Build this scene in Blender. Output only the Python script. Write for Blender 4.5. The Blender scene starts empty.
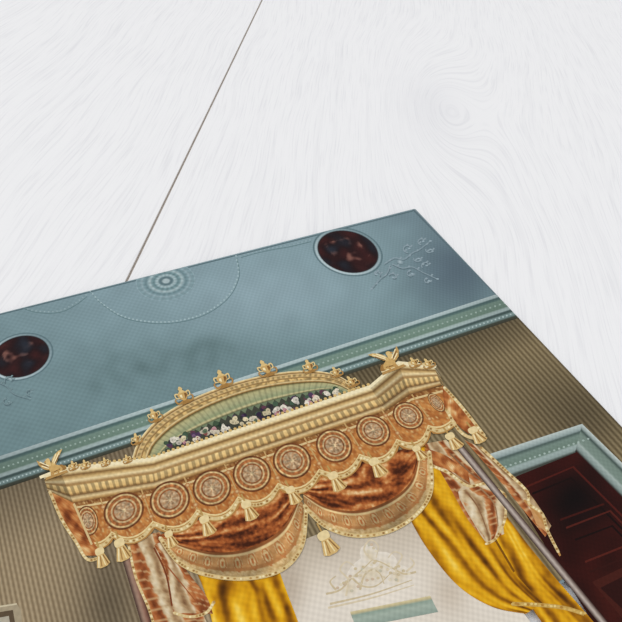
import bpy, math, random
from mathutils import Vector, Matrix, noise
random.seed(7)
sc=bpy.context.scene
sc.view_settings.view_transform='Standard'
# ---------------------------------------------------------------- camera calibration (print plane is z=0)
F=561.0; H=0.40
d1=Vector((1184,375,-F)).normalized()
d2=Vector((-501,741,-F)); d2=(d2-d1*d2.dot(d1)).normalized()
d3=d1.cross(d2)
R=Matrix((d1,d2,d3))
cam_d=bpy.data.cameras.new('camera'); cam=bpy.data.objects.new('camera',cam_d)
sc.collection.objects.link(cam); sc.camera=cam
cam_d.sensor_width=36; cam_d.lens=F/622*36; cam_d.clip_start=0.01
cam.matrix_world=Matrix.Translation((0,0,H))@R.to_4x4()
def P(x,y,z=0.0):
    w=R@Vector((x-311,311-y,-F)); t=(H-z)/-w.z
    return (w.x*t,w.y*t)
def PX(X,Y):
    c=R.transposed()@Vector((X,Y,-H))
    return (311+F*c.x/-c.z,311-F*c.y/-c.z)
# ---------------------------------------------------------------- colour helpers
def lin(c):
    r=[]
    for v in c[:3]:
        v=max(0,min(255,v))/255
        r.append(v/12.92 if v<=0.04045 else ((v+0.055)/1.055)**2.4)
    return (r[0],r[1],r[2],1)
def mix(a,b,t):
    t=max(0,min(1,t)); return tuple(a[i]*(1-t)+b[i]*t for i in range(3))
def mul(c,k): return tuple(v*k for v in c)
def pal(st,t):
    if t<=st[0][0]: return st[0][1]
    for (a,ca),(b,cb) in zip(st,st[1:]):
        if t<=b: return mix(ca,cb,(t-a)/(b-a+1e-9))
    return st[-1][1]
def nz(x,y,s=1.0,o=0.0): return noise.noise(Vector((x*s,y*s,o)))
# ---------------------------------------------------------------- curve helpers
def smooth(pts,n=8,closed=False):
    m=len(pts); out=[]
    rng=range(m if closed else m-1)
    for i in rng:
        if closed: p0,p1,p2,p3=pts[i-1],pts[i],pts[(i+1)%m],pts[(i+2)%m]
        else: p0,p1,p2,p3=pts[max(i-1,0)],pts[i],pts[i+1],pts[min(i+2,m-1)]
        for k in range(n):
            t=k/n
            out.append(tuple(0.5*((2*p1[j])+(-p0[j]+p2[j])*t+(2*p0[j]-5*p1[j]+4*p2[j]-p3[j])*t*t+(-p0[j]+3*p1[j]-3*p2[j]+p3[j])*t**3) for j in (0,1)))
    if not closed: out.append(tuple(pts[-1]))
    return out
def resample(pts,n):
    L=[0]
    for a,b in zip(pts,pts[1:]): L.append(L[-1]+math.hypot(b[0]-a[0],b[1]-a[1]))
    out=[];j=0
    for i in range(n+1):
        s=L[-1]*i/n
        while j<len(pts)-2 and L[j+1]<s: j+=1
        t=(s-L[j])/max(1e-9,L[j+1]-L[j]); t=max(0,min(1,t))
        out.append((pts[j][0]*(1-t)+pts[j+1][0]*t,pts[j][1]*(1-t)+pts[j+1][1]*t))
    return out
Z=[2e-5]
class Art:
    def __init__(s): s.v=[];s.f=[];s.c=[]
    def z(s,hold=False):
        if not hold: Z[0]+=1.2e-6
        return Z[0]
    def poly(s,pts,col,hold=False):
        z=s.z(hold); b=len(s.v)
        for p in pts:
            X,Y=P(*p); s.v.append((X,Y,z)); s.c.append(col(p[0],p[1]) if callable(col) else col)
        s.f.append(tuple(range(b,b+len(pts))))
    def grid(s,rows,cols,hold=False):
        z=s.z(hold); b=len(s.v); n=len(rows[0])
        for r,cr in zip(rows,cols):
            for p,c in zip(r,cr):
                X,Y=P(*p); s.v.append((X,Y,z)); s.c.append(c)
        for i in range(len(rows)-1):
            for j in range(n-1):
                s.f.append((b+i*n+j,b+i*n+j+1,b+(i+1)*n+j+1,b+(i+1)*n+j))
    def ribbon(s,A,B,nu,nv,f,sm=True,hold=False):
        if sm: A=smooth(A);B=smooth(B)
        A=resample(A,nu);B=resample(B,nu); rows=[];cols=[]
        for j in range(nv+1):
            v=j/nv
            r=[(a[0]*(1-v)+b[0]*v,a[1]*(1-v)+b[1]*v) for a,b in zip(A,B)]
            rows.append(r); cols.append([f(i/nu,v,p[0],p[1]) for i,p in enumerate(r)])
        s.grid(rows,cols,hold)
    def line(s,pts,w,col,sm=True,hold=False,w2=None):
        if sm and len(pts)>2: pts=smooth(pts,6)
        z=s.z(hold); b=len(s.v); n=len(pts)
        for i,p in enumerate(pts):
            a=pts[max(0,i-1)];c=pts[min(n-1,i+1)]
            dx,dy=c[0]-a[0],c[1]-a[1];l=math.hypot(dx,dy) or 1
            ww=w if w2 is None else w+(w2-w)*i/(n-1)
            ox,oy=-dy/l*ww/2,dx/l*ww/2
            cc=col(i/(n-1)) if callable(col) else col
            for sg in (1,-1):
                X,Y=P(p[0]+ox*sg,p[1]+oy*sg); s.v.append((X,Y,z)); s.c.append(cc)
        for i in range(n-1):
            k=b+2*i; s.f.append((k,k+1,k+3,k+2))
    # round motif lying in the print plane; wpx = half width in pixels
    def disc(s,c,wpx,f,nr=8,nt=20,squash=1.0,hold=False,r0=0.0):
        X0,Y0=P(*c); k=0.001
        hw=max(abs(PX(X0+k*math.cos(a),Y0+k*squash*math.sin(a))[0]-c[0]) for a in [i*math.pi/12 for i in range(24)])
        Rr=k*wpx/hw; z=s.z(hold); b=len(s.v)
        for i in range(nr+1):
            r=r0+(1-r0)*i/nr
            for j in range(nt):
                a=2*math.pi*j/nt
                s.v.append((X0+Rr*r*math.cos(a),Y0+Rr*r*squash*math.sin(a),z)); s.c.append(f(r,a))
        for i in range(nr):
            for j in range(nt):
                j2=(j+1)%nt; s.f.append((b+i*nt+j,b+(i+1)*nt+j,b+(i+1)*nt+j2,b+i*nt+j2))
    def loc(s,c,pts,col,sc_=1.0,hold=False,sm=False):
        q=L(c,pts,sc_)
        if sm: q=smooth(q,4,True)
        s.poly(q,col,hold)
    def dots(s,pts,step,r,col,sm=True,jit=0):
        if sm and len(pts)>2: pts=smooth(pts)
        tot=sum(math.hypot(b[0]-a[0],b[1]-a[1]) for a,b in zip(pts,pts[1:]))
        n=max(1,int(tot/step))
        for i,p in enumerate(resample(pts,n)):
            if i<2: s.z()
            if jit: s.z()
            elif i>1: Z[0]+= -1.2e-6 if i%2==0 else 1.2e-6
            cc=col(i/n) if callable(col) else col
            x=p[0]+random.uniform(-jit,jit);y=p[1]+random.uniform(-jit,jit)
            s.poly([(x+r*math.cos(a),y+r*0.85*math.sin(a)) for a in [k*math.pi/3 for k in range(6)]],cc,True)
        s.z()
VP=(-190,-430); HP=(1495,-64)
def frame(c):
    rx,ry=HP[0]-c[0],HP[1]-c[1];l=math.hypot(rx,ry);ux,uy=VP[0]-c[0],VP[1]-c[1];m=math.hypot(ux,uy)
    return (rx/l,ry/l),(ux/m,uy/m)
def L(c,pts,k=1.0):
    r,u=frame(c); return [(c[0]+k*(a*r[0]+b*u[0]),c[1]+k*(a*r[1]+b*u[1])) for a,b in pts]
# ---------------------------------------------------------------- materials
def nt(m): return m.node_tree.nodes,m.node_tree.links
def ink():
    m=bpy.data.materials.new('printed_ink'); m.use_nodes=True; N,K=nt(m); b=N['Principled BSDF']
    at=N.new('ShaderNodeAttribute'); at.attribute_name='ink'
    tc=N.new('ShaderNodeNewGeometry'); ws=[]
    for ang in (38,-52):
        mp=N.new('ShaderNodeMapping'); mp.inputs['Rotation'].default_value=(0,0,math.radians(ang)); K.new(tc.outputs['Position'],mp.inputs['Vector'])
        w=N.new('ShaderNodeTexWave'); w.inputs['Scale'].default_value=88; w.inputs['Distortion'].default_value=0
        K.new(mp.outputs[0],w.inputs['Vector']); ws.append(w)
    ml=N.new('ShaderNodeMath'); ml.operation='ADD'; K.new(ws[0].outputs['Fac'],ml.inputs[0]); K.new(ws[1].outputs['Fac'],ml.inputs[1])
    mr=N.new('ShaderNodeMapRange'); mr.inputs['From Min'].default_value=0; mr.inputs['From Max'].default_value=2
    mr.inputs['To Min'].default_value=0.86; mr.inputs['To Max'].default_value=1.0; K.new(ml.outputs[0],mr.inputs['Value'])
    vm=N.new('ShaderNodeVectorMath'); vm.operation='SCALE'; K.new(at.outputs['Color'],vm.inputs[0]); K.new(mr.outputs[0],vm.inputs['Scale'])
    K.new(vm.outputs[0],b.inputs['Base Color']); b.inputs['Roughness'].default_value=0.6; b.inputs['Specular IOR Level'].default_value=0.08
    return m
INK=ink()
def simple(name,c,rough=0.6):
    m=bpy.data.materials.new(name); m.use_nodes=True; N,K=nt(m); b=N['Principled BSDF']
    t=N.new('ShaderNodeTexNoise'); t.inputs['Scale'].default_value=60
    r=N.new('ShaderNodeValToRGB'); r.color_ramp.elements[0].color=lin(mul(c,0.95)); r.color_ramp.elements[1].color=lin(c)
    K.new(t.outputs['Fac'],r.inputs[0]); K.new(r.outputs[0],b.inputs['Base Color']); b.inputs['Roughness'].default_value=rough
    return m
CX,CY=P(415,209)
def make(name,art,parent=None,label=None):
    me=bpy.data.meshes.new(name)
    # the picture is trimmed at the edges of its board
    me.from_pydata([(min(x,CX+.0004),min(y,CY+.0003),z) for x,y,z in art.v],[],art.f); me.update()
    ca=me.color_attributes.new('ink','FLOAT_COLOR','POINT')
    for i,c in enumerate(art.c): ca.data[i].color=lin(c)
    me.materials.append(INK)
    bad=[p.index for p in me.polygons if p.normal.z<0]
    if bad:
        import bmesh
        bm=bmesh.new(); bm.from_mesh(me); bm.faces.ensure_lookup_table()
        bmesh.ops.reverse_faces(bm,faces=[bm.faces[i] for i in bad]); bm.to_mesh(me); bm.free()
    o=bpy.data.objects.new(name,me); sc.collection.objects.link(o)
    if parent: o.parent=parent
    if label: o['label']=label
    return o
# ---------------------------------------------------------------- table top
TH=0.004
a=P(262,0,-TH); b=P(127,280,-TH); gdir=Vector((a[0]-b[0],a[1]-b[1],0)); ga=math.atan2(gdir.y,gdir.x)-math.pi/2
def slab(vs,fs,x0,x1,y0,y1,z0,z1,bv=0.0007):
    k=len(vs)
    for (xx0,xx1,zz) in ((x0,x1,z0),(x0,x1,z1-bv),(x0+bv,x1-bv,z1)):
        for (x,y) in ((xx0,y0),(xx1,y0),(xx1,y1),(xx0,y1)): vs.append((x,y,zz))
    fs.append((k+3,k+2,k+1,k)); fs.append((k+8,k+9,k+10,k+11))
    for l in (0,4):
        for i in range(4):
            j=(i+1)%4; fs.append((k+l+i,k+l+j,k+l+4+j,k+l+4+i))
vs=[];fs=[]
slab(vs,fs,-1.3,-0.0009,-1.6,1.9,-0.024,0)
slab(vs,fs,0.0009,1.5,-1.6,1.9,-0.024,0)
slab(vs,fs,-1.3,1.5,-1.6,1.9,-0.030,-0.0022)
me=bpy.data.meshes.new('tabletop'); me.from_pydata(vs,[],fs); me.update()
tb=bpy.data.objects.new('tabletop',me); sc.collection.objects.link(tb)
tb.location=(b[0],b[1],-TH); tb.rotation_euler=(0,0,ga)
tb['label']='white painted wooden tabletop of wide boards with a narrow seam'; tb['category']='table'
kx,ky=P(432,108,-TH); kd=Vector((kx-b[0],ky-b[1],0)); kd.rotate(Matrix.Rotation(-ga,3,'Z'))
m=bpy.data.materials.new('white_painted_wood'); m.use_nodes=True; N,K=nt(m); bs=N['Principled BSDF']
tc=N.new('ShaderNodeTexCoord')
def VM(op,a_,b_=None,s_=None):
    n=N.new('ShaderNodeVectorMath'); n.operation=op
    for i,x in ((0,a_),(1,b_)):
        if x is None: continue
        if isinstance(x,tuple): n.inputs[i].default_value=x
        else: K.new(x,n.inputs[i])
    return n
def MA(op,a_,b_=None):
    n=N.new('ShaderNodeMath'); n.operation=op
    for i,x in ((0,a_),(1,b_)):
        if x is None: continue
        if isinstance(x,(int,float)): n.inputs[i].default_value=x
        else: K.new(x,n.inputs[i])
    return n.outputs[0]
rel=VM('SUBTRACT',tc.outputs['Object'],(kd.x,kd.y,0)).outputs[0]
def gauss(vec,sx_,sy_):
    l=VM('LENGTH',VM('MULTIPLY',vec,(1/sx_,1/sy_,0)).outputs[0]).outputs['Value']
    return MA('EXPONENT',MA('MULTIPLY',MA('MULTIPLY',l,l),-1))
kn=gauss(rel,0.075,0.20); kn2=gauss(rel,0.045,0.10)
lo=N.new('ShaderNodeTexNoise'); lo.inputs['Scale'].default_value=2.4; lo.inputs['Detail'].default_value=2.0
K.new(VM('MULTIPLY',tc.outputs['Object'],(1.0,0.7,1.0)).outputs[0],lo.inputs['Vector'])
shift=MA('ADD',MA('MULTIPLY',lo.outputs['Fac'],0.11),MA('MULTIPLY',kn,0.12))
cmb=N.new('ShaderNodeCombineXYZ'); K.new(shift,cmb.inputs[0])
add=VM('ADD',tc.outputs['Object'],cmb.outputs[0])
def warped(scale,nscale,det):
    n=N.new('ShaderNodeTexNoise'); n.inputs['Scale'].default_value=nscale; n.inputs['Detail'].default_value=det; n.inputs['Roughness'].default_value=0.55
    K.new(VM('MULTIPLY',add.outputs[0],scale).outputs[0],n.inputs['Vector']); return n
g1=warped((1,0.03,1),420,2); g2=warped((1,0.03,1),95,2)
def ramp(src,p0,c0,p1,c1):
    r=N.new('ShaderNodeValToRGB'); r.color_ramp.elements[0].position=p0; r.color_ramp.elements[0].color=c0; r.color_ramp.elements[1].position=p1; r.color_ramp.elements[1].color=c1
    K.new(src,r.inputs[0]); return r.outputs[0]
r1=ramp(g1.outputs['Fac'],0.33,lin((231,231,233)),0.5,lin((239,239,240)))
r2=ramp(g2.outputs['Fac'],0.30,(0.955,0.955,0.96,1),0.48,(1,1,1,1))
r3=ramp(kn2,0.0,(1,1,1,1),1.0,(0.91,0.91,0.925,1))
def MULC(a_,b_,f):
    mx=N.new('ShaderNodeMix'); mx.data_type='RGBA'; mx.blend_type='MULTIPLY'; mx.inputs['Factor'].default_value=f; K.new(a_,mx.inputs[6]); K.new(b_,mx.inputs[7]); return mx.outputs[2]
col=MULC(MULC(r1,r2,0.9),r3,0.7)
sx=N.new('ShaderNodeSeparateXYZ'); K.new(tc.outputs['Object'],sx.inputs[0])
cm=MA('LESS_THAN',sx.outputs['Z'],-0.0004)
mb=N.new('ShaderNodeMix'); mb.data_type='RGBA'; K.new(cm,mb.inputs['Factor']); K.new(col,mb.inputs[6]); mb.inputs[7].default_value=lin((196,188,180))
K.new(mb.outputs[2],bs.inputs['Base Color']); bs.inputs['Roughness'].default_value=0.55; bs.inputs['Specular IOR Level'].default_value=0.15
bp=N.new('ShaderNodeBump'); bp.inputs['Strength'].default_value=0.07; bp.inputs['Distance'].default_value=0.0003; K.new(g1.outputs['Fac'],bp.inputs['Height']); K.new(bp.outputs[0],bs.inputs['Normal'])
me.materials.append(m)
# ---------------------------------------------------------------- print board
cx,cy=CX,CY; lx=P(-230,372)[0]; by=P(250,800)[1]
def board(x0,x1,y0,y1,z0,z1,r=0.0022):
    ring=[]
    for (cx_,cy_,a0) in ((x1-r,y1-r,0),(x0+r,y1-r,90),(x0+r,y0+r,180),(x1-r,y0+r,270)):
        for k in range(5):
            t=math.radians(a0+22.5*k); ring.append((cx_+r*math.cos(t),cy_+r*math.sin(t)))
    n=len(ring); vs=[(x,y,z0) for x,y in ring]+[(x,y,z1) for x,y in ring]
    fs=[tuple(range(n-1,-1,-1)),tuple(range(n,2*n))]+[(i,(i+1)%n,n+(i+1)%n,n+i) for i in range(n)]
    return vs,fs
vs,fs=board(lx,cx+0.0006,by,cy+0.0006,-TH,0)
me=bpy.data.meshes.new('picture_print'); me.from_pydata(vs,[],fs); me.update(); me.materials.append(simple('print_board',(120,138,144)))
PR=bpy.data.objects.new('picture_print',me); sc.collection.objects.link(PR)
PR['label']='colour print of a gilded canopy bed lying on white table'; PR['category']='picture'
def yt(x): return 456-0.327*x
def yb(x): return 490-0.332*x
# ================= ceiling
A=Art()
def gs(x,y,cx_,cy_,sx_,sy_): return math.exp(-((x-cx_)/sx_)**2-((y-cy_)/sy_)**2)
def ceil(u,v,x,y):
    c=mix((132,156,163),(112,138,141),v*0.9)
    c=mix(c,(102,127,130),0.6*max(0,min(1,(110-x)/200)))
    c=mix(c,(156,178,187),0.6*gs(x,y,280,296,120,40))
    k=gs(x,y,150,362,64,14)*0.42+gs(x,y,212,350,30,13)*0.42+gs(x,y,105,385,34,12)*0.3
    k*=0.5+1.1*max(0,nz(x,y,0.06,3)+0.3)
    c=mix(c,(80,102,102),k)
    c=mix(c,(84,100,112),0.85*gs(x,y,458,268,46,44))
    c=mix(c,(92,110,120),0.4*gs(x,y,415,215,50,14))
    return mul(c,1+0.04*nz(x,y,0.05))
A.ribbon([(-225,369.7),(412,209.8)],[(-225,yt(-225)),(496,294.5)],170,50,ceil,sm=False)
A.poly([(412,209.8),(414.2,209.6),(416,211),(497,295),(495.5,295)],(92,112,120))
A.line([(-225,371),(413,211)],1.2,(88,110,116),sm=False)
ceiling=make('painted_ceiling',A,PR,'grey-blue plaster ceiling with delicate white stucco ornament')
def gl(pts,st,r_,cc):
    A=Art()
    A.line([(x+1,y+1.6) for x,y in pts],0.8,(100,126,130))
    A.line(pts,0.6,mix(cc,(110,136,140),.5)); A.dots(pts,st,r_,cc)
    make('garland',A,ceiling)
gl([(90,291),(104,305),(128,318),(165,322),(200,315),(226,298),(238,276),(236,256)],4.0,1.0,(166,188,192))
gl([(20,306),(36,311),(58,311),(74,304),(86,295)],4.2,.9,(148,170,174))
gl([(240,256),(254,252),(272,248),(290,245),(310,240)],4,.8,(150,172,178))
A=Art()
def ros(r,a):
    st=[(0,(176,192,194)),(.1,(170,188,190)),(.16,(92,114,120)),(.22,(100,124,130)),(.28,(166,186,188)),(.34,(154,176,180)),(.40,(106,134,138)),(.48,(126,152,156)),(.53,(168,186,188)),(.58,(152,174,178)),(.66,(108,134,140)),(.74,(126,152,158)),(.80,(146,168,174)),(.86,(130,154,160)),(.95,(128,154,160)),(.98,(150,172,178)),(1,(134,158,166))]
    return mul(pal(st,r),1+0.06*math.cos(a*16)*(.26<r<.6)+0.05*math.cos(a*24)*(r>.6))
A.disc((166,281),30,ros,40,72,squash=.9)
make('ceiling_rosette',A,ceiling,'white concentric plaster rosette')
def roundel(c,w,seed):
    A=Art()
    def f(r,a):
        if r>.955: return (96,120,126)
        if r>.88: return mix((186,204,208),(124,146,152),0.5+0.5*math.sin(a+1))
        if r>.84: return (44,36,38)
        x,y=r*math.cos(a),r*math.sin(a); n=nz(x,y,2.4,seed); m_=nz(x,y,5.0,seed+5)
        c=mix((24,14,18),(58,26,26),0.5+n*1.2)
        c=mix(c,(124,84,74),max(0,m_-0.12)*2.0*(1 if abs(y)<.5 and abs(x)<.5 else .15))
        return mix(c,(38,42,52),max(0,-n-0.1)*1.6)
    A.disc(c,w,f,28,48)
    return make('roundel',A,ceiling,'round dark red painted ceiling medallion in a white frame')
roundel((348,251),35,1.3); roundel((21,356),33,7.7)
def spiral(c,r,a0,turn,n=14):
    return [(c[0]+r*(1-i/n*.85)*math.cos(a0+turn*i/n),c[1]+r*.8*(1-i/n*.85)*math.sin(a0+turn*i/n)) for i in range(n+1)]
def scroll(paths,col,w=.9):
    A=Art()
    for pts in paths:
        A.line([(x+.7,y+1.2) for x,y in pts],w*.8,(94,114,122),w2=.4)
    for pts in paths:
        A.line(pts,w,col,w2=.6)
        A.dots([pts[-1],(pts[-1][0]+1,pts[-1][1])],2,.9,mul(col,1.08),sm=False)
        for i in range(2,len(pts)-2,4):
            m_=pts[i]
            A.poly([m_,(m_[0]+1.8,m_[1]-2.0),(m_[0]+3.2,m_[1]-1.2),(m_[0]+1.8,m_[1]+.2)],col)
    make('scroll_ornament',A,ceiling,'fine white stucco scrollwork')
SC=(144,162,170)
scroll([smooth([(384,264),(394,258),(404,259),(412,253),(420,249),(430,241)],4),spiral((408,248),6,1.6,5.5),spiral((422,241),5,1.8,5),spiral((430,250),4.5,3.4,-5),spiral((418,259),4.5,3.4,-5)],SC)
scroll([smooth([(392,264),(402,268),(412,267),(422,272),(437,279)],4),spiral((411,274),5,4.6,-5),spiral((426,265),5,2.4,5),spiral((428,281),4.2,4.4,-5)],SC)
scroll([smooth([(390,265),(387,273),(380,279),(371,289)],4),spiral((393,277),5,3.6,5),spiral((376,274),4.5,.6,-5)],SC)
A=Art(); A.disc((400,262),4,lambda r,a:mix((176,192,197),(110,132,140),r),3,12)
make('scroll_rosette',A,ceiling)
scroll([smooth([(-20,385),(-6,382),(6,386),(14,394),(30,399)],4),spiral((10,380),6,2.6,5),spiral((8,402),6,4.4,-5),spiral((30,392),5,1.6,5)],(124,147,151))
# ================= room cornice
A=Art()
bands=[(0,(184,200,200)),(.10,(170,188,188)),(.13,(74,98,98)),(.2,(90,116,112)),(.24,(120,144,132)),(.5,(112,136,122)),(.54,(164,182,178)),(.62,(170,188,186)),(.66,(66,84,84)),(.72,(78,98,94)),(.76,(138,160,158)),(.86,(118,140,138)),(.9,(70,76,66)),(1,(62,60,48))]
def corn(u,v,x,y):
    c=pal(bands,v); return mul(c,1.0-0.18*max(0,min(1,(150-x)/200))-0.1*gs(x,y,500,300,40,40))
A.ribbon([(-225,yt(-225)),(496,294.5)],[(-225,yb(-225)),(519,318)],60,42,corn,sm=False)
for k,(t,st,r_,cc) in enumerate(((.37,5,1.1,(152,172,162)),(.80,4,1.0,(176,194,192)))):
    A.dots([(-225,yt(-225)*(1-t)+yb(-225)*t),(496+23*t,294.5+23.5*t)],st,r_,cc,sm=False)
make('ceiling_cornice',A,PR,'pale green and white moulded cornice')
# ================= striped wall
A=Art()
bot=by+0.002
topP=resample([(-225,yb(-225)),(519,318)],1400)
botP=[PX(P(*p)[0],bot) for p in topP]
rows=[];cols=[]
for j in range(15):
    v=j/14; r=[];cr=[]
    for i,(p,q) in enumerate(zip(topP,botP)):
        pt=(p[0]*(1-v)+q[0]*v,p[1]*(1-v)+q[1]*v); r.append(pt)
        s=math.sin(i*2*math.pi/8.0)
        lf=max(0,min(1,(260-p[0])/120))
        c=mix(mix((102,88,62),(130,112,86),lf),mix((148,132,100),(170,152,122),lf),0.5+0.5*s)
        if j<2: c=mul(c,0.76+0.12*j)
        if pt[0]>440: c=mul(c,1.0-0.25*gs(pt[0],pt[1],580,410,50,40))
        c=mul(c,1.0-0.3*gs(pt[0],pt[1],110,600,30,60))
        cr.append(mul(c,1+0.05*nz(pt[0],pt[1],0.02)))
    rows.append(r);cols.append(cr)
A.grid(rows,cols)
make('striped_wall',A,PR,'wall hung with beige and olive finely striped fabric')
A=Art()
A.poly([(-60,616),(17,604),(21,610),(24,640),(-60,660)],(166,152,126)); A.poly([(-60,622),(13,610),(18,640),(-60,660)],(92,76,58)); A.poly([(-60,628),(9,616),(13,645),(-60,660)],(178,170,152))
A.line([(-60,616),(17,604)],1.6,(206,194,164),sm=False)
make('mirror_frame',A,PR,'pale gilt frame corner standing against the striped wall')
# ================= doorway
A=Art()
fr=[(0,(190,202,198)),(.2,(144,160,158)),(.26,(70,86,82)),(.36,(118,138,128)),(.62,(108,128,116)),(.68,(160,176,172)),(.84,(140,156,152)),(.92,(60,64,58)),(1,(74,78,70))]
A.ribbon([(484,456),(582,424)],[(503,481),(592,449)],30,24,lambda u,v,x,y:pal(fr,v),sm=False)
A.ribbon([(582,424),(760,598)],[(575,452),(745,622)],40,24,lambda u,v,x,y:pal([(0,(196,206,202)),(.14,(144,158,154)),(.2,(64,78,74)),(.3,(118,136,126)),(.6,(124,142,132)),(.66,(166,180,174)),(.86,(126,142,138)),(.94,(46,40,36)),(1,(34,16,14))],v),sm=False)
A.ribbon([(500,479),(700,745)],[(512,479),(712,740)],60,10,lambda u,v,x,y:mix(pal([(0,(110,126,122)),(.4,(160,174,170)),(.7,(84,96,90)),(1,(40,30,26))],v),(48,30,24),min(1,u*5)),sm=False)
A.dots([(496,470),(588,439)],5,1.3,(162,180,172),sm=False)
dw=make('doorway',A,PR,'white and green moulded door surround with dark red door')
A=Art()
def dr(u,v,x,y):
    c=mix((54,15,11),(36,11,9),v); c=mix(c,(10,5,6),0.9*gs(x,y,575,500,30,28)); c=mix(c,(82,30,21),.6*gs(x,y,622,598,30,30))
    return mul(c,1+0.25*nz(x,y,0.05,2))
A.ribbon([(505,481),(577,452)],[(650,716),(810,686)],30,40,dr,sm=False)
for pts,cc in (([(526,487),(573,467),(640,534)],(76,25,18)),([(532,494),(571,478),(632,539)],(22,7,6)),([(560,520),(604,504)],(62,20,14)),([(566,528),(610,511),(660,562)],(80,30,22)),([(575,540),(612,526),(650,565)],(22,7,6)),([(585,562),(640,540)],(84,31,23)),([(590,572),(650,548)],(50,17,13)),([(598,600),(630,588)],(58,20,15))):
    A.line(pts,2.0,cc,sm=False)
A.poly([(592,582),(630,564),(670,600),(640,640)],(68,27,20)); A.poly([(600,588),(628,574),(660,602),(640,626)],(44,15,12))
make('door',A,dw,'dark red polished wooden door')
# ================= bed
BED=Art()
def hc(u,v,x,y):
    c=mix((192,178,158),(230,221,207),v*2.6); k=nz(x,y,0.025,4)
    c=mix(c,(168,150,130),0.5*gs(x,y,290,590,14,30)); c=mix(c,(172,154,132),0.45*gs(x,y,450,590,20,25))
    return mul(c,1+0.04*k)
BED.ribbon([(255,560),(330,530),(400,512),(430,500)],[(290,720),(400,700),(510,690),(570,670)],40,30,hc)
E1=(216,201,172);E2=(204,187,153);E3=(222,210,184)
for c,w_,q in (((372,572),26,.55),((350,588),12,.7),((398,576),12,.7),((370,556),10,1.2)):
    BED.disc(c,w_,lambda r,a:mix((217,203,176),(228,219,205),r*1.1),5,20,squash=q)
for pts in ([(326,594),(340,590),(352,578),(364,568),(372,560)],[(416,572),(404,574),(392,568),(380,562),(372,560)],[(346,596),(348,580),(340,570),(346,562),(354,566)],[(398,582),(396,568),(402,556),(394,552),(388,558)],[(372,560),(364,550),(370,540),(378,546),(376,558)],[(352,578),(362,586),(376,586),(390,574)],[(330,604),(372,594),(412,580)],[(328,608),(372,598),(414,585)],[(360,590),(364,576),(372,570),(380,574),(384,584)],[(336,590),(330,582),(336,576)],[(406,572),(414,564),(410,558)]):
    BED.line(pts,2.2,random.choice([E1,E2]),w2=.9)
for pts in ([(338,590),(354,574),(372,562),(392,566),(408,572)],[(350,592),(372,578),(394,578)],[(366,556),(372,544),(378,552)],[(344,584),(364,572),(388,570),(400,576)]):
    BED.dots(pts,4.5,1.8,lambda t:random.choice([E1,E2,E3,(204,182,156),(196,190,168)]),jit=2.4)
BED.ribbon([(350,612),(430,596)],[(356,628),(438,612)],16,8,lambda u,v,x,y:pal([(0,(216,202,158)),(.12,(196,182,140)),(.2,(140,158,144)),(.5,(164,178,164)),(1,(144,160,148))],v),sm=False)
bed=make('canopy_bed',BED,PR,'gilded state bed with cream headcloth, orange valance and yellow curtains')
def sub(name,A,label=None): return make(name,A,bed,label)
def folds(A,a,b,nf,seed,nu=70,nv=None):
    nv=nv or 60
    def f(u,v,x,y):
        w=nz(u*2.2,v*2.0,1.0,seed)
        ph=v*nf*2*math.pi+3.4*w+u*2.2*math.sin(v*5+seed)
        s=0.5+0.5*math.sin(ph); s=s*.50+.28*(.5+1.0*nz(u*2.4,v*nf*2.6,1,seed+9))+.20*(.5+.5*math.sin(v*nf*13+6*nz(u*3,v*3,1,seed)))
        s+=.14*nz(x,y,.12,seed)
        return pal([(0,(84,48,8)),(.2,(138,86,10)),(.4,(190,130,14)),(.62,(220,162,22)),(.84,(236,184,42)),(1,(246,210,92))],s)
    A.ribbon(a,b,nu,nv,f)
def brocade(u,v,x,y,seed=0):
    n=nz(x,y,0.11,seed)+0.6*nz(x,y,0.28,seed+3)
    return pal([(0,(104,50,24)),(.35,(156,86,42)),(.6,(194,124,68)),(.85,(220,172,112)),(1,(240,214,164))],0.50+0.6*n)
def fringe(A,pts,w=4,col=(214,188,132)):
    A.line(pts,w,col); A.dots(pts,3.2,1.4,lambda t:random.choice([(240,224,178),(180,142,86),(222,198,148),(156,116,66)]))
A=Art()
folds(A,[(482,508),(494,545),(508,580),(530,606),(560,650)],[(496,502),(524,540),(550,572),(576,602),(614,646)],2.0,11)
A.line([(482,508),(494,545),(508,580),(530,606)],3,(104,64,14))
sub('curtain',A,'yellow silk bed curtain gathered beside the post')
A=Art()
folds(A,[(398,486),(408,515),(428,550),(458,586),(492,607),(526,614)],[(414,440),(444,460),(470,498),(494,538),(514,572),(542,603)],2.8,4)
A.line([(414,440),(444,460),(470,498),(494,538),(514,572)],2.2,(124,78,14))
A.line([(512,604),(538,605),(564,608),(584,614)],4,(196,160,84)); A.dots([(512,604),(538,605),(564,608),(584,614)],3.2,1.6,lambda t:random.choice([(226,200,130),(176,130,60),(210,176,100)]),jit=.8)
sub('curtain',A,'golden yellow silk bed curtain drawn back in deep folds')
A=Art()
folds(A,[(190,560),(204,590),(214,630),(224,670)],[(276,562),(286,590),(298,622),(312,664)],3.0,2)
sub('curtain',A,'golden yellow silk bed curtain hanging in straight folds')
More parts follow.
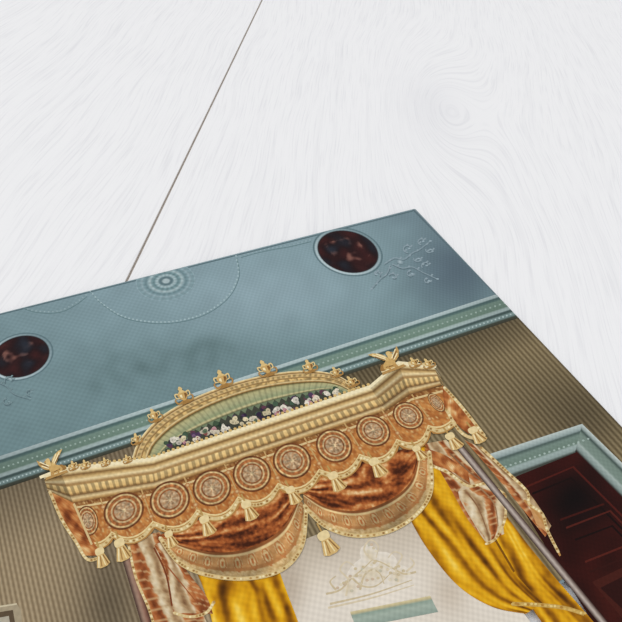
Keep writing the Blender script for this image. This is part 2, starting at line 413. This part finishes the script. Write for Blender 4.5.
# layered fabric: long folds of cream with orange woven bands
def layered(seed,nb=2.0,ph0=0):
    def f(u,v,x,y):
        w1=nz(u*2,v*2,1,seed); t=v*nb*2*math.pi+2.2*w1+ph0
        s=.47+.26*math.sin(t*2+.7)+.30*nz(x,y,.16,seed+4)+.18*nz(x,y,.4,seed)
        c=pal([(0,(122,86,56)),(.35,(176,144,104)),(.65,(210,188,150)),(1,(236,224,198))],s)
        o=math.sin(t)+.5*nz(x,y,.12,seed+2)
        if o>.15:
            b=pal([(0,(104,50,24)),(.5,(172,98,52)),(1,(216,158,100))],s)
            if abs(math.sin(u*34+w1*3))<.28: b=mix(b,(222,194,144),.6)
            c=mix(c,b,min(1,(o-.15)*5))
        return c
    return f
A=Art()
A.ribbon([(424,444),(438,468),(452,492),(468,520),(486,542)],[(446,440),(474,466),(496,490),(500,508),(504,534)],60,36,layered(3,1.5,1.0))
A.poly(smooth([(458,492),(480,484),(503,495),(505,516),(497,536),(487,543),(474,524)],4,True),(206,184,150))
A.ribbon([(458,492),(466,508),(476,526),(487,542)],[(482,484),(503,495),(505,516),(496,538)],40,26,layered(8,1.2,3.4))
for pts,cc in (([(466,492),(478,508),(488,534)],(140,100,68)),([(480,488),(494,504),(498,526)],(156,120,86)),([(440,462),(460,480),(478,488)],(140,78,42)),([(450,454),(474,476),(494,488)],(136,100,70))): A.line(pts,1.8,cc,w2=.8)
A.ribbon([(424,448),(446,456),(468,472)],[(430,464),(452,472),(470,484)],24,8,lambda u,v,x,y:brocade(u,v,x,y,6))
fringe(A,[(430,465),(450,474),(468,486),(486,484),(504,494)],2.8); fringe(A,[(505,496),(505,518),(496,538),(486,544)],2.6)
sub('side_drapery',A,'cream side drapery with orange brocade border and fringe')
A=Art()
A.ribbon([(450,441),(653,690)],[(459,441),(663,690)],30,8,lambda u,v,x,y:pal([(0,(60,46,42)),(.2,(130,114,106)),(.45,(196,184,174)),(.7,(150,136,126)),(.88,(100,80,74)),(1,(52,38,34))],v),sm=False)
sub('bed_post',A,'slender grey and gilt bed post')
A=Art()
A.ribbon([(464,440),(492,472),(518,504),(545,537)],[(481,448),(509,474),(531,496),(551,526)],50,14,layered(5,.9,.4))
A.poly([(528,504),(542,514),(549,535),(536,524)],(200,150,96)); A.line([(524,500),(540,518),(552,540),(560,556)],2,(190,140,80))
fringe(A,[(481,448),(509,474),(527,492),(529,504),(542,514),(547,530),(558,552)],2.8)
sub('side_drapery',A,'narrow orange and cream fringed drapery beyond the post')
A=Art()
A.ribbon([(120,552),(158,680)],[(130,549),(168,680)],20,6,lambda u,v,x,y:pal([(0,(70,50,44)),(.4,(170,140,120)),(.7,(140,100,84)),(1,(80,50,40))],v),sm=False)
sub('bed_post',A,'slender grey and gilt bed post')
A=Art()
A.ribbon([(129,540),(136,575),(150,610),(160,650)],[(160,532),(172,566),(196,600),(214,640)],60,26,layered(21,1.4,.6))
A.ribbon([(154,545),(166,570),(170,600),(174,613)],[(168,540),(186,570),(206,596),(213,614)],40,20,layered(15,.9,2.6))
fringe(A,[(174,613),(190,617),(206,613),(214,602)],3); fringe(A,[(128,542),(136,578),(150,612),(160,648)],2.6)
A.line([(162,560),(180,582),(198,604)],1.6,(156,88,50),w2=.8); A.line([(154,548),(166,574),(172,606)],1.8,(120,62,34))
sub('side_drapery',A,'orange brocade and cream side drapery with fringed edges')
# crown / dome
D1=[(132,458),(140,439),(163,415),(203,394),(252,378),(300,371),(336,375),(362,392)]
Dm=[(148,459),(155,444),(177,424),(212,405),(256,390),(302,383),(333,384),(355,394)]
D2=[(157,460),(166,448),(188,433),(221,418),(260,404),(304,393),(334,389),(350,394)]
A=Art()
A.poly(smooth(D2,6)+[(372,392),(152,466)],(66,68,58))
def inner(u,v,x,y):
    c=pal([(0,(104,92,54)),(.15,(184,178,130)),(.45,(172,172,130)),(.75,(146,156,118)),(.85,(212,200,150)),(1,(84,88,62))],v)
    if (u*40)%1<.2: c=mul(c,.88)
    return c
A.ribbon(Dm,D2,200,14,inner)
S2=resample(smooth(D2),60)
for i in range(0,60,2):
    p,q,r_=S2[i],S2[i+1],S2[i+2]
    A.poly([p,q,r_,(q[0]+1.5,q[1]+4)],(112,126,98),hold=(i>0))
def band(u,v,x,y):
    c=pal([(0,(244,228,186)),(.12,(204,172,112)),(.19,(120,84,46)),(.25,(226,200,148)),(.32,(188,156,100)),(.48,(206,178,124)),(.56,(130,94,52)),(.62,(196,166,108)),(.78,(178,148,96)),(.84,(228,208,158)),(.92,(170,132,78)),(1,(92,72,40))],v)
    g=nz(x,y,.35,3)
    if .3<v<.5: c=mul(c,1.1 if math.sin(u*300)>0 else .82)
    if .6<v<.8: c=mul(c,1+.22*math.sin(u*150+3*g))
    return mul(c,1+0.12*g)
A.ribbon(D1,Dm,260,26,band)
sub('canopy_crown',A,'oval gilded crown with green and gold ribbed lining')
A=Art(); random.seed(3)
for i in range(80):
    t=random.random(); x=166+t*176; y=448-t*54+random.uniform(-8,5)-3*math.sin(t*math.pi); r=random.uniform(1.8,3.6)
    c=random.choice([(40,54,44),(66,84,64),(52,50,54),(96,60,74),(70,92,74),(80,60,88),(52,40,62)])
    A.poly([(x+r*math.cos(a_)*random.uniform(.75,1.1),y+r*.85*math.sin(a_)*random.uniform(.75,1.1)) for a_ in [k*math.pi/4 for k in range(8)]],c)
n=17
for i in range(n):
    t=(i+.5)/n; bx=170+t*172; byy=450-t*55
    base=random.choice([(234,226,208),(224,212,188),(238,230,214),(226,212,174)])
    for k in range(6):
        a_=random.uniform(-math.pi,0); d=random.uniform(0,5.0); x=bx+d*math.cos(a_)*.9; y=byy-1.5+d*math.sin(a_)*1.3-(3 if i%3==0 else 0)
        r=random.uniform(1.8,3.2); c=mul(base,random.uniform(.82,1.04)) if random.random()<.8 else random.choice([(190,140,146),(120,92,122),(150,84,80),(96,112,88)])
        A.poly([(x+r*math.cos(q)*random.uniform(.7,1.2),y+r*.9*math.sin(q)*random.uniform(.7,1.2)) for q in [j*math.pi/4 for j in range(8)]],c)
        A.poly([(x+.4+r*.45*math.cos(q),y+.5+r*.38*math.sin(q)) for q in [j*math.pi/3 for j in range(6)]],mul(c,.82))
sub('flower_garland',A,'dense garland of cream, pink and purple blossoms')
# canopy cornice
A=Art()
cb=[(0,(248,236,200)),(.1,(224,200,146)),(.16,(124,90,50)),(.24,(198,164,106)),(.34,(236,216,168)),(.44,(150,110,62)),(.5,(212,184,128)),(.68,(196,162,104)),(.74,(114,80,44)),(.82,(230,208,158)),(.92,(172,130,76)),(1,(92,60,32))]
def seg(a0,a1,b0,b1,n,br=1.0):
    A.ribbon([a0,a1],[b0,b1],n*2,24,lambda u,v,x,y:mul(mul(pal(cb,v),br*(1+.10*nz(x,y,.4,6))),(1 if not .48<v<.72 else .84+.3*(math.sin(u*n*1.6)>0))),sm=False)
seg((44,478),(60,471),(48,492),(74,505),12,.8)
seg((60,471),(152,460),(74,505),(156,490),50)
seg((152,460),(370,388),(156,490),(386,412),130)
seg((370,388),(398,364),(386,412),(410,396),24,.86)
seg((398,364),(434,368),(410,396),(441,386),26)
seg((434,368),(440,376),(441,386),(446,392),6,.7)
A.line([(40,478),(60,470),(152,459),(370,387),(398,363),(436,367)],3,(244,230,190),sm=False)
A.dots([(60,468),(152,457),(368,385)],5,1.8,(212,180,116),sm=False)
sub('canopy_cornice',A,'carved and gilded breakfront canopy cornice')
# swags
def swag(top,inner_,outer,seed):
    A=Art()
    def crum(u,v,x,y):
        w1=nz(u*3.4,v*2.2,1,seed); w2=nz(u*8+w1*3,v*8,1,seed+5)
        ph=v*12+7*w1+5*abs(u-.5)**1.3
        s=0.46+0.26*math.sin(ph)+0.40*w2+.26*nz(x,y,.28,seed+8)+.14*nz(x,y,.6,seed)
        s-=.25*max(0,.12-v)/.12
        return pal([(0,(66,30,15)),(.25,(116,58,28)),(.48,(164,88,42)),(.7,(194,124,68)),(.88,(218,168,112)),(1,(234,200,150))],s)
    A.ribbon(top,inner_,140,60,crum)
    def bd(u,v,x,y):
        k=u*12; a_=(k%1)-.5
        c=mix((186,150,96),(220,192,142),.5+.8*nz(x,y,.25,2)+.7*nz(x,y,.7))
        d=math.hypot(a_*1.5,(v-.45)*1.25)
        if .28<d<.40: c=mix(c,(176,108,58),.85)
        elif d<.13: c=(180,108,58)
        elif d>.46 and v<.6: c=mix(c,(184,122,68),.6)
        elif .62<v<.72: c=mix(c,(172,112,62),.75)
        if v<.1: c=(142,86,46)
        elif v<.17: c=(222,194,140)
        return mul(c,.92+.12*math.sin(u*9+seed)+.06*math.sin(v*9+u*30))
    A.ribbon(inner_,outer,240,24,bd)
    fringe(A,outer,4)
    sub('swag',A,'crumpled orange silk swag with cream embroidered fringed border')
swag([(158,536),(200,520),(250,500),(302,484)],[(164,539),(186,547),(216,553),(250,548),(282,529),(299,499)],[(160,538),(178,562),(206,575),(246,579),(282,570),(302,546),(306,508)],1)
swag([(298,486),(340,470),(380,456),(424,444)],[(303,494),(326,507),(358,511),(390,500),(411,481),(419,451)],[(304,506),(324,526),(354,536),(388,532),(416,515),(431,490),(429,452)],6)
# valance
A=Art()
C=[(88,521),(124,511),(170,500),(212,488),(252,474),(292,461),(334,446),(373,431),(408,416),(436,403)]
wd=[11,21,21,20,20,20,19,18,16,9]
cusp=[(80,541)]
for p,q in zip(C,C[1:]): cusp.append(((p[0]+q[0])/2+7,(p[1]+q[1])/2+20))
cusp.append((462,412))
lower=[]
for i,c in enumerate(C):
    p,q=cusp[i],cusp[i+1]; b_=(c[0]+10,c[1]+30 if i not in(0,9) else c[1]+26)
    for k in range(8):
        t=k/8; bx=(1-t)**2*p[0]+2*t*(1-t)*(2*b_[0]-.5*(p[0]+q[0]))+t*t*q[0]; bY=(1-t)**2*p[1]+2*t*(1-t)*(2*b_[1]-.5*(p[1]+q[1]))+t*t*q[1]
        lower.append((bx,bY))
lower.append(cusp[-1])
Mv=[(74,503),(156,489),(386,411),(410,395),(443,386)]
def val(u,v,x,y):
    c=mix((158,92,44),(196,132,70),.5+nz(x,y,.2,9)*1.4); c=mul(c,.70+.32*min(1,v*4))
    c=mix(c,(216,182,122),.8*max(0,nz(x,y,.45,2)-.12)*3)
    return c
A.ribbon(Mv,lower,300,22,val,sm=False)
A.line([(76,508),(157,494),(387,416),(411,400),(444,391)],2,(218,192,140),sm=False)
for p,q in zip(C,C[1:]):
    m0=((p[0]+q[0])/2,(p[1]+q[1])/2)
    r,u=frame(m0); a0=(m0[0]+u[0]*18,m0[1]+u[1]*18); a1=(m0[0]-u[0]*20,m0[1]-u[1]*20)
    A.line([a0,a1],1.4,(196,160,104),sm=False)
    for k in (-9,12):
        A.disc((m0[0]-u[0]*k,m0[1]-u[1]*k),2.6,lambda r,a:mix((226,200,148),(168,104,58),r),2,8,hold=(k>0))
for c,w in zip(C,wd):
    def med(r,a,sd=c[0]):
        x_,y_=r*math.cos(a),r*math.sin(a)
        n=.26*nz(x_,y_,5,sd)+.28*nz(x_,y_,11,sd)
        if r<.12: c_=(200,176,136)
        elif r<.5: c_=mix((160,122,86),(196,172,138),.5+.35*math.cos(a*8+r*5))
        elif r<.57: c_=(142,86,48)
        elif r<.65: c_=(200,172,126)
        elif r<.82: c_=mix((148,86,46),(176,116,68),.5+.4*math.cos(a*18))
        elif r<.91: c_=(208,180,128)
        else: c_=(112,64,34)
        return mul(c_,1+n)
    A.disc(c,w*.96,med,24,64,squash=1.0 if w>12 else 1.7)
A.line(lower,6.5,(180,132,72),sm=False); A.line([(x-1,y-3.5) for x,y in lower],1.6,(230,206,150),sm=False)
fringe(A,lower[::2]+[lower[-1]],3.8)
sub('valance',A,'orange scalloped valance with round rosettes and gold fringe')
A=Art()
A.ribbon([(50,492),(62,520),(74,540),(84,556)],[(75,504),(84,524),(92,540),(104,556)],24,14,lambda u,v,x,y:brocade(u,v,x,y,12))
fringe(A,[(50,492),(62,520),(76,542),(88,560),(104,556)],3.2); A.line([(74,504),(92,545)],2.2,(214,188,136),sm=False)
sub('valance_return',A,'orange brocade return of the valance')
A=Art()
A.ribbon([(442,386),(462,406),(482,432)],[(444,406),(458,426),(468,434)],24,14,lambda u,v,x,y:brocade(u,v,x,y,14))
fringe(A,[(444,388),(462,408),(484,436)],3); fringe(A,[(446,410),(458,430),(470,438),(484,438)],3.2)
sub('valance_return',A,'orange brocade return of the valance')
# tassels
def tassel(c,s=1.0):
    A=Art()
    A.line(L(c,[(0,14),(0,6)],s),1.8,(186,150,88),sm=False)
    A.loc(c,[(-3,7),(3,7),(4.4,4),(3,1),(-3,1),(-4.4,4)],(232,210,158),s,sm=True)
    A.loc(c,[(-3.4,1),(3.4,1),(6.6,-9),(3,-10.8),(-3,-10.8),(-6.6,-9)],(212,178,116),s)
    for k,x in enumerate((-4,-1.5,1.5,4)):
        A.line(L(c,[(x*.5,0),(x*1.2,-9.5)],s),1.3,[(242,226,180),(168,126,72),(238,218,166),(148,106,56)][k],sm=False)
    sub('tassel',A,'gold silk tassel')
for c,s in [((206,524),1.15),((248,509),1.15),((292,494),1.05),((335,480),1.15),((376,466),1.15),((326,541),1.4),((101,556),1.1),((121,548),1.25),((170,538),.95),((475,434),1.05),((452,440),1.05),((418,452),.9)]: tassel(c,s)
# urn-shaped crown finials with scrolled handles; base point given, the ornament stands on it
def finial(base,s=1.0,lean=0.0):
    r,u=frame(base); h=7*s-1.5
    c=(base[0]+u[0]*h,base[1]+u[1]*h); A=Art()
    def q(pts): return [(x+lean*y,y) for x,y in pts]
    for sg in (1,-1):
        A.line(L(c,q([(sg*2,-5),(sg*7,-6),(sg*9,-2),(sg*6,0)]),s),2.2*s,(176,134,76),w2=1)
        A.line(L(c,q([(sg*3,3),(sg*7,4),(sg*7,0),(sg*4,-1)]),s),1.6*s,(226,200,142),w2=.9)
    A.loc(c,q([(-4.5,-8),(4.5,-8),(3,-5.5),(1.6,-3.5),(-1.6,-3.5),(-3,-5.5)]),(164,122,66),s)
    A.loc(c,q([(-1.6,-4),(1.6,-4),(4.6,0),(4.8,3),(0,4.2),(-4.8,3),(-4.6,0)]),(204,166,102),s,sm=True)
    A.loc(c,q([(1.2,-3),(4.2,0),(4,2.6),(2,2.8)]),(132,90,46),s)
    A.loc(c,q([(-3,0),(-1,-1.5),(-.6,2),(-2.8,2.4)]),(246,230,182),s)
    A.loc(c,q([(-3.4,4),(3.4,4),(1.6,6.4),(2.2,8),(0,10.5),(-2.2,8),(-1.6,6.4)]),(222,192,130),s,sm=True)
    sub('finial',A,'carved gilt urn finial')
def winged(base,s,face):
    r,u=frame(base); h=9*s-1.5
    c=(base[0]+u[0]*h,base[1]+u[1]*h); A=Art()
    def q(pts): return [(x*face,y) for x,y in pts]
    A.loc(c,q([(-13,-10.5),(14,-10.5),(12,-6.5),(-11,-6.5)]),(182,142,84),s); A.line(L(c,q([(-12,-6.8),(13,-6.8)]),s),1.4,(240,222,174),sm=False)
    # tail, body, chest, head looking outward
    A.loc(c,q([(-12,-6),(-6,-6.5),(-3,-1),(-8,0)]),(160,118,64),s,sm=True)
    A.loc(c,q([(-7,-6),(4,-6.5),(7,-1),(6.5,4),(3,5),(-2,2),(-6,-1)]),(206,168,104),s,sm=True)
    A.loc(c,q([(4,2),(7.5,3),(9,7),(8,11),(4.6,11.5),(3.4,8)]),(222,190,126),s,sm=True)
    A.loc(c,q([(8,8.6),(11.5,8),(8.6,10.4)]),(190,146,82),s)
    # raised wings
    A.loc(c,q([(2,2),(-2,3),(-7,9),(-13,16),(-8,15.5),(-3,13),(1,9),(3,5)]),(214,180,116),s)
    A.loc(c,q([(4,2),(9,4),(14,10),(18,14),(17,8),(13,2),(8,-1)]),(196,158,96),s)
    for a_,b_ in (((0,4),(-9,14)),((1,6),(-5,13.5)),((6,3),(15,11)),((7,1),(14,6))): A.line(L(c,q([a_,b_]),s),1.1,(246,230,184),sm=False)
    for a_,b_ in (((-1,3.4),(-8,11)),((7,2),(15,9)),((-5,-4),(3,-5))): A.line(L(c,q([a_,b_]),s),1.0,(130,90,46),sm=False)
    for x in (-3,3,5): A.line(L(c,q([(x,-4),(x+1,-8)]),s),1.6,(188,146,84),sm=False)
    sub('winged_figure',A,'carved gilt winged figure on the canopy corner')
RD=resample(smooth(D1),100)
for k,s,l in [(6,.65,.1),(17,.8,-.1),(30,1.0,0),(46,1.05,.08),(63,1.0,-.06),(79,.8,.1),(89,.65,0),(96,.7,-.1)]: finial(RD[k],s,l)
for c,s in [((86,468),.55),((106,465),.5),((128,462),.5),((416,366),.65),((430,367),.65),((74,469),.55)]: finial(c,s)
winged((57,474),.9,-1); winged((392,369),.95,1)
# ---------------------------------------------------------------- light
w=bpy.data.worlds.new('world'); sc.world=w; w.use_nodes=True
w.node_tree.nodes['Background'].inputs[0].default_value=(0.99,0.992,1,1); w.node_tree.nodes['Background'].inputs[1].default_value=0.80
sd=bpy.data.lights.new('soft_sun','SUN'); sd.energy=1.0; sd.angle=math.radians(25)  # sun lamp added for soft light from the far left, not a window
so=bpy.data.objects.new('soft_sun',sd); sc.collection.objects.link(so); so.location=(-1,1.5,1.5); so.rotation_euler=Vector((-1,1.2,1.1)).to_track_quat('Z','Y').to_euler()
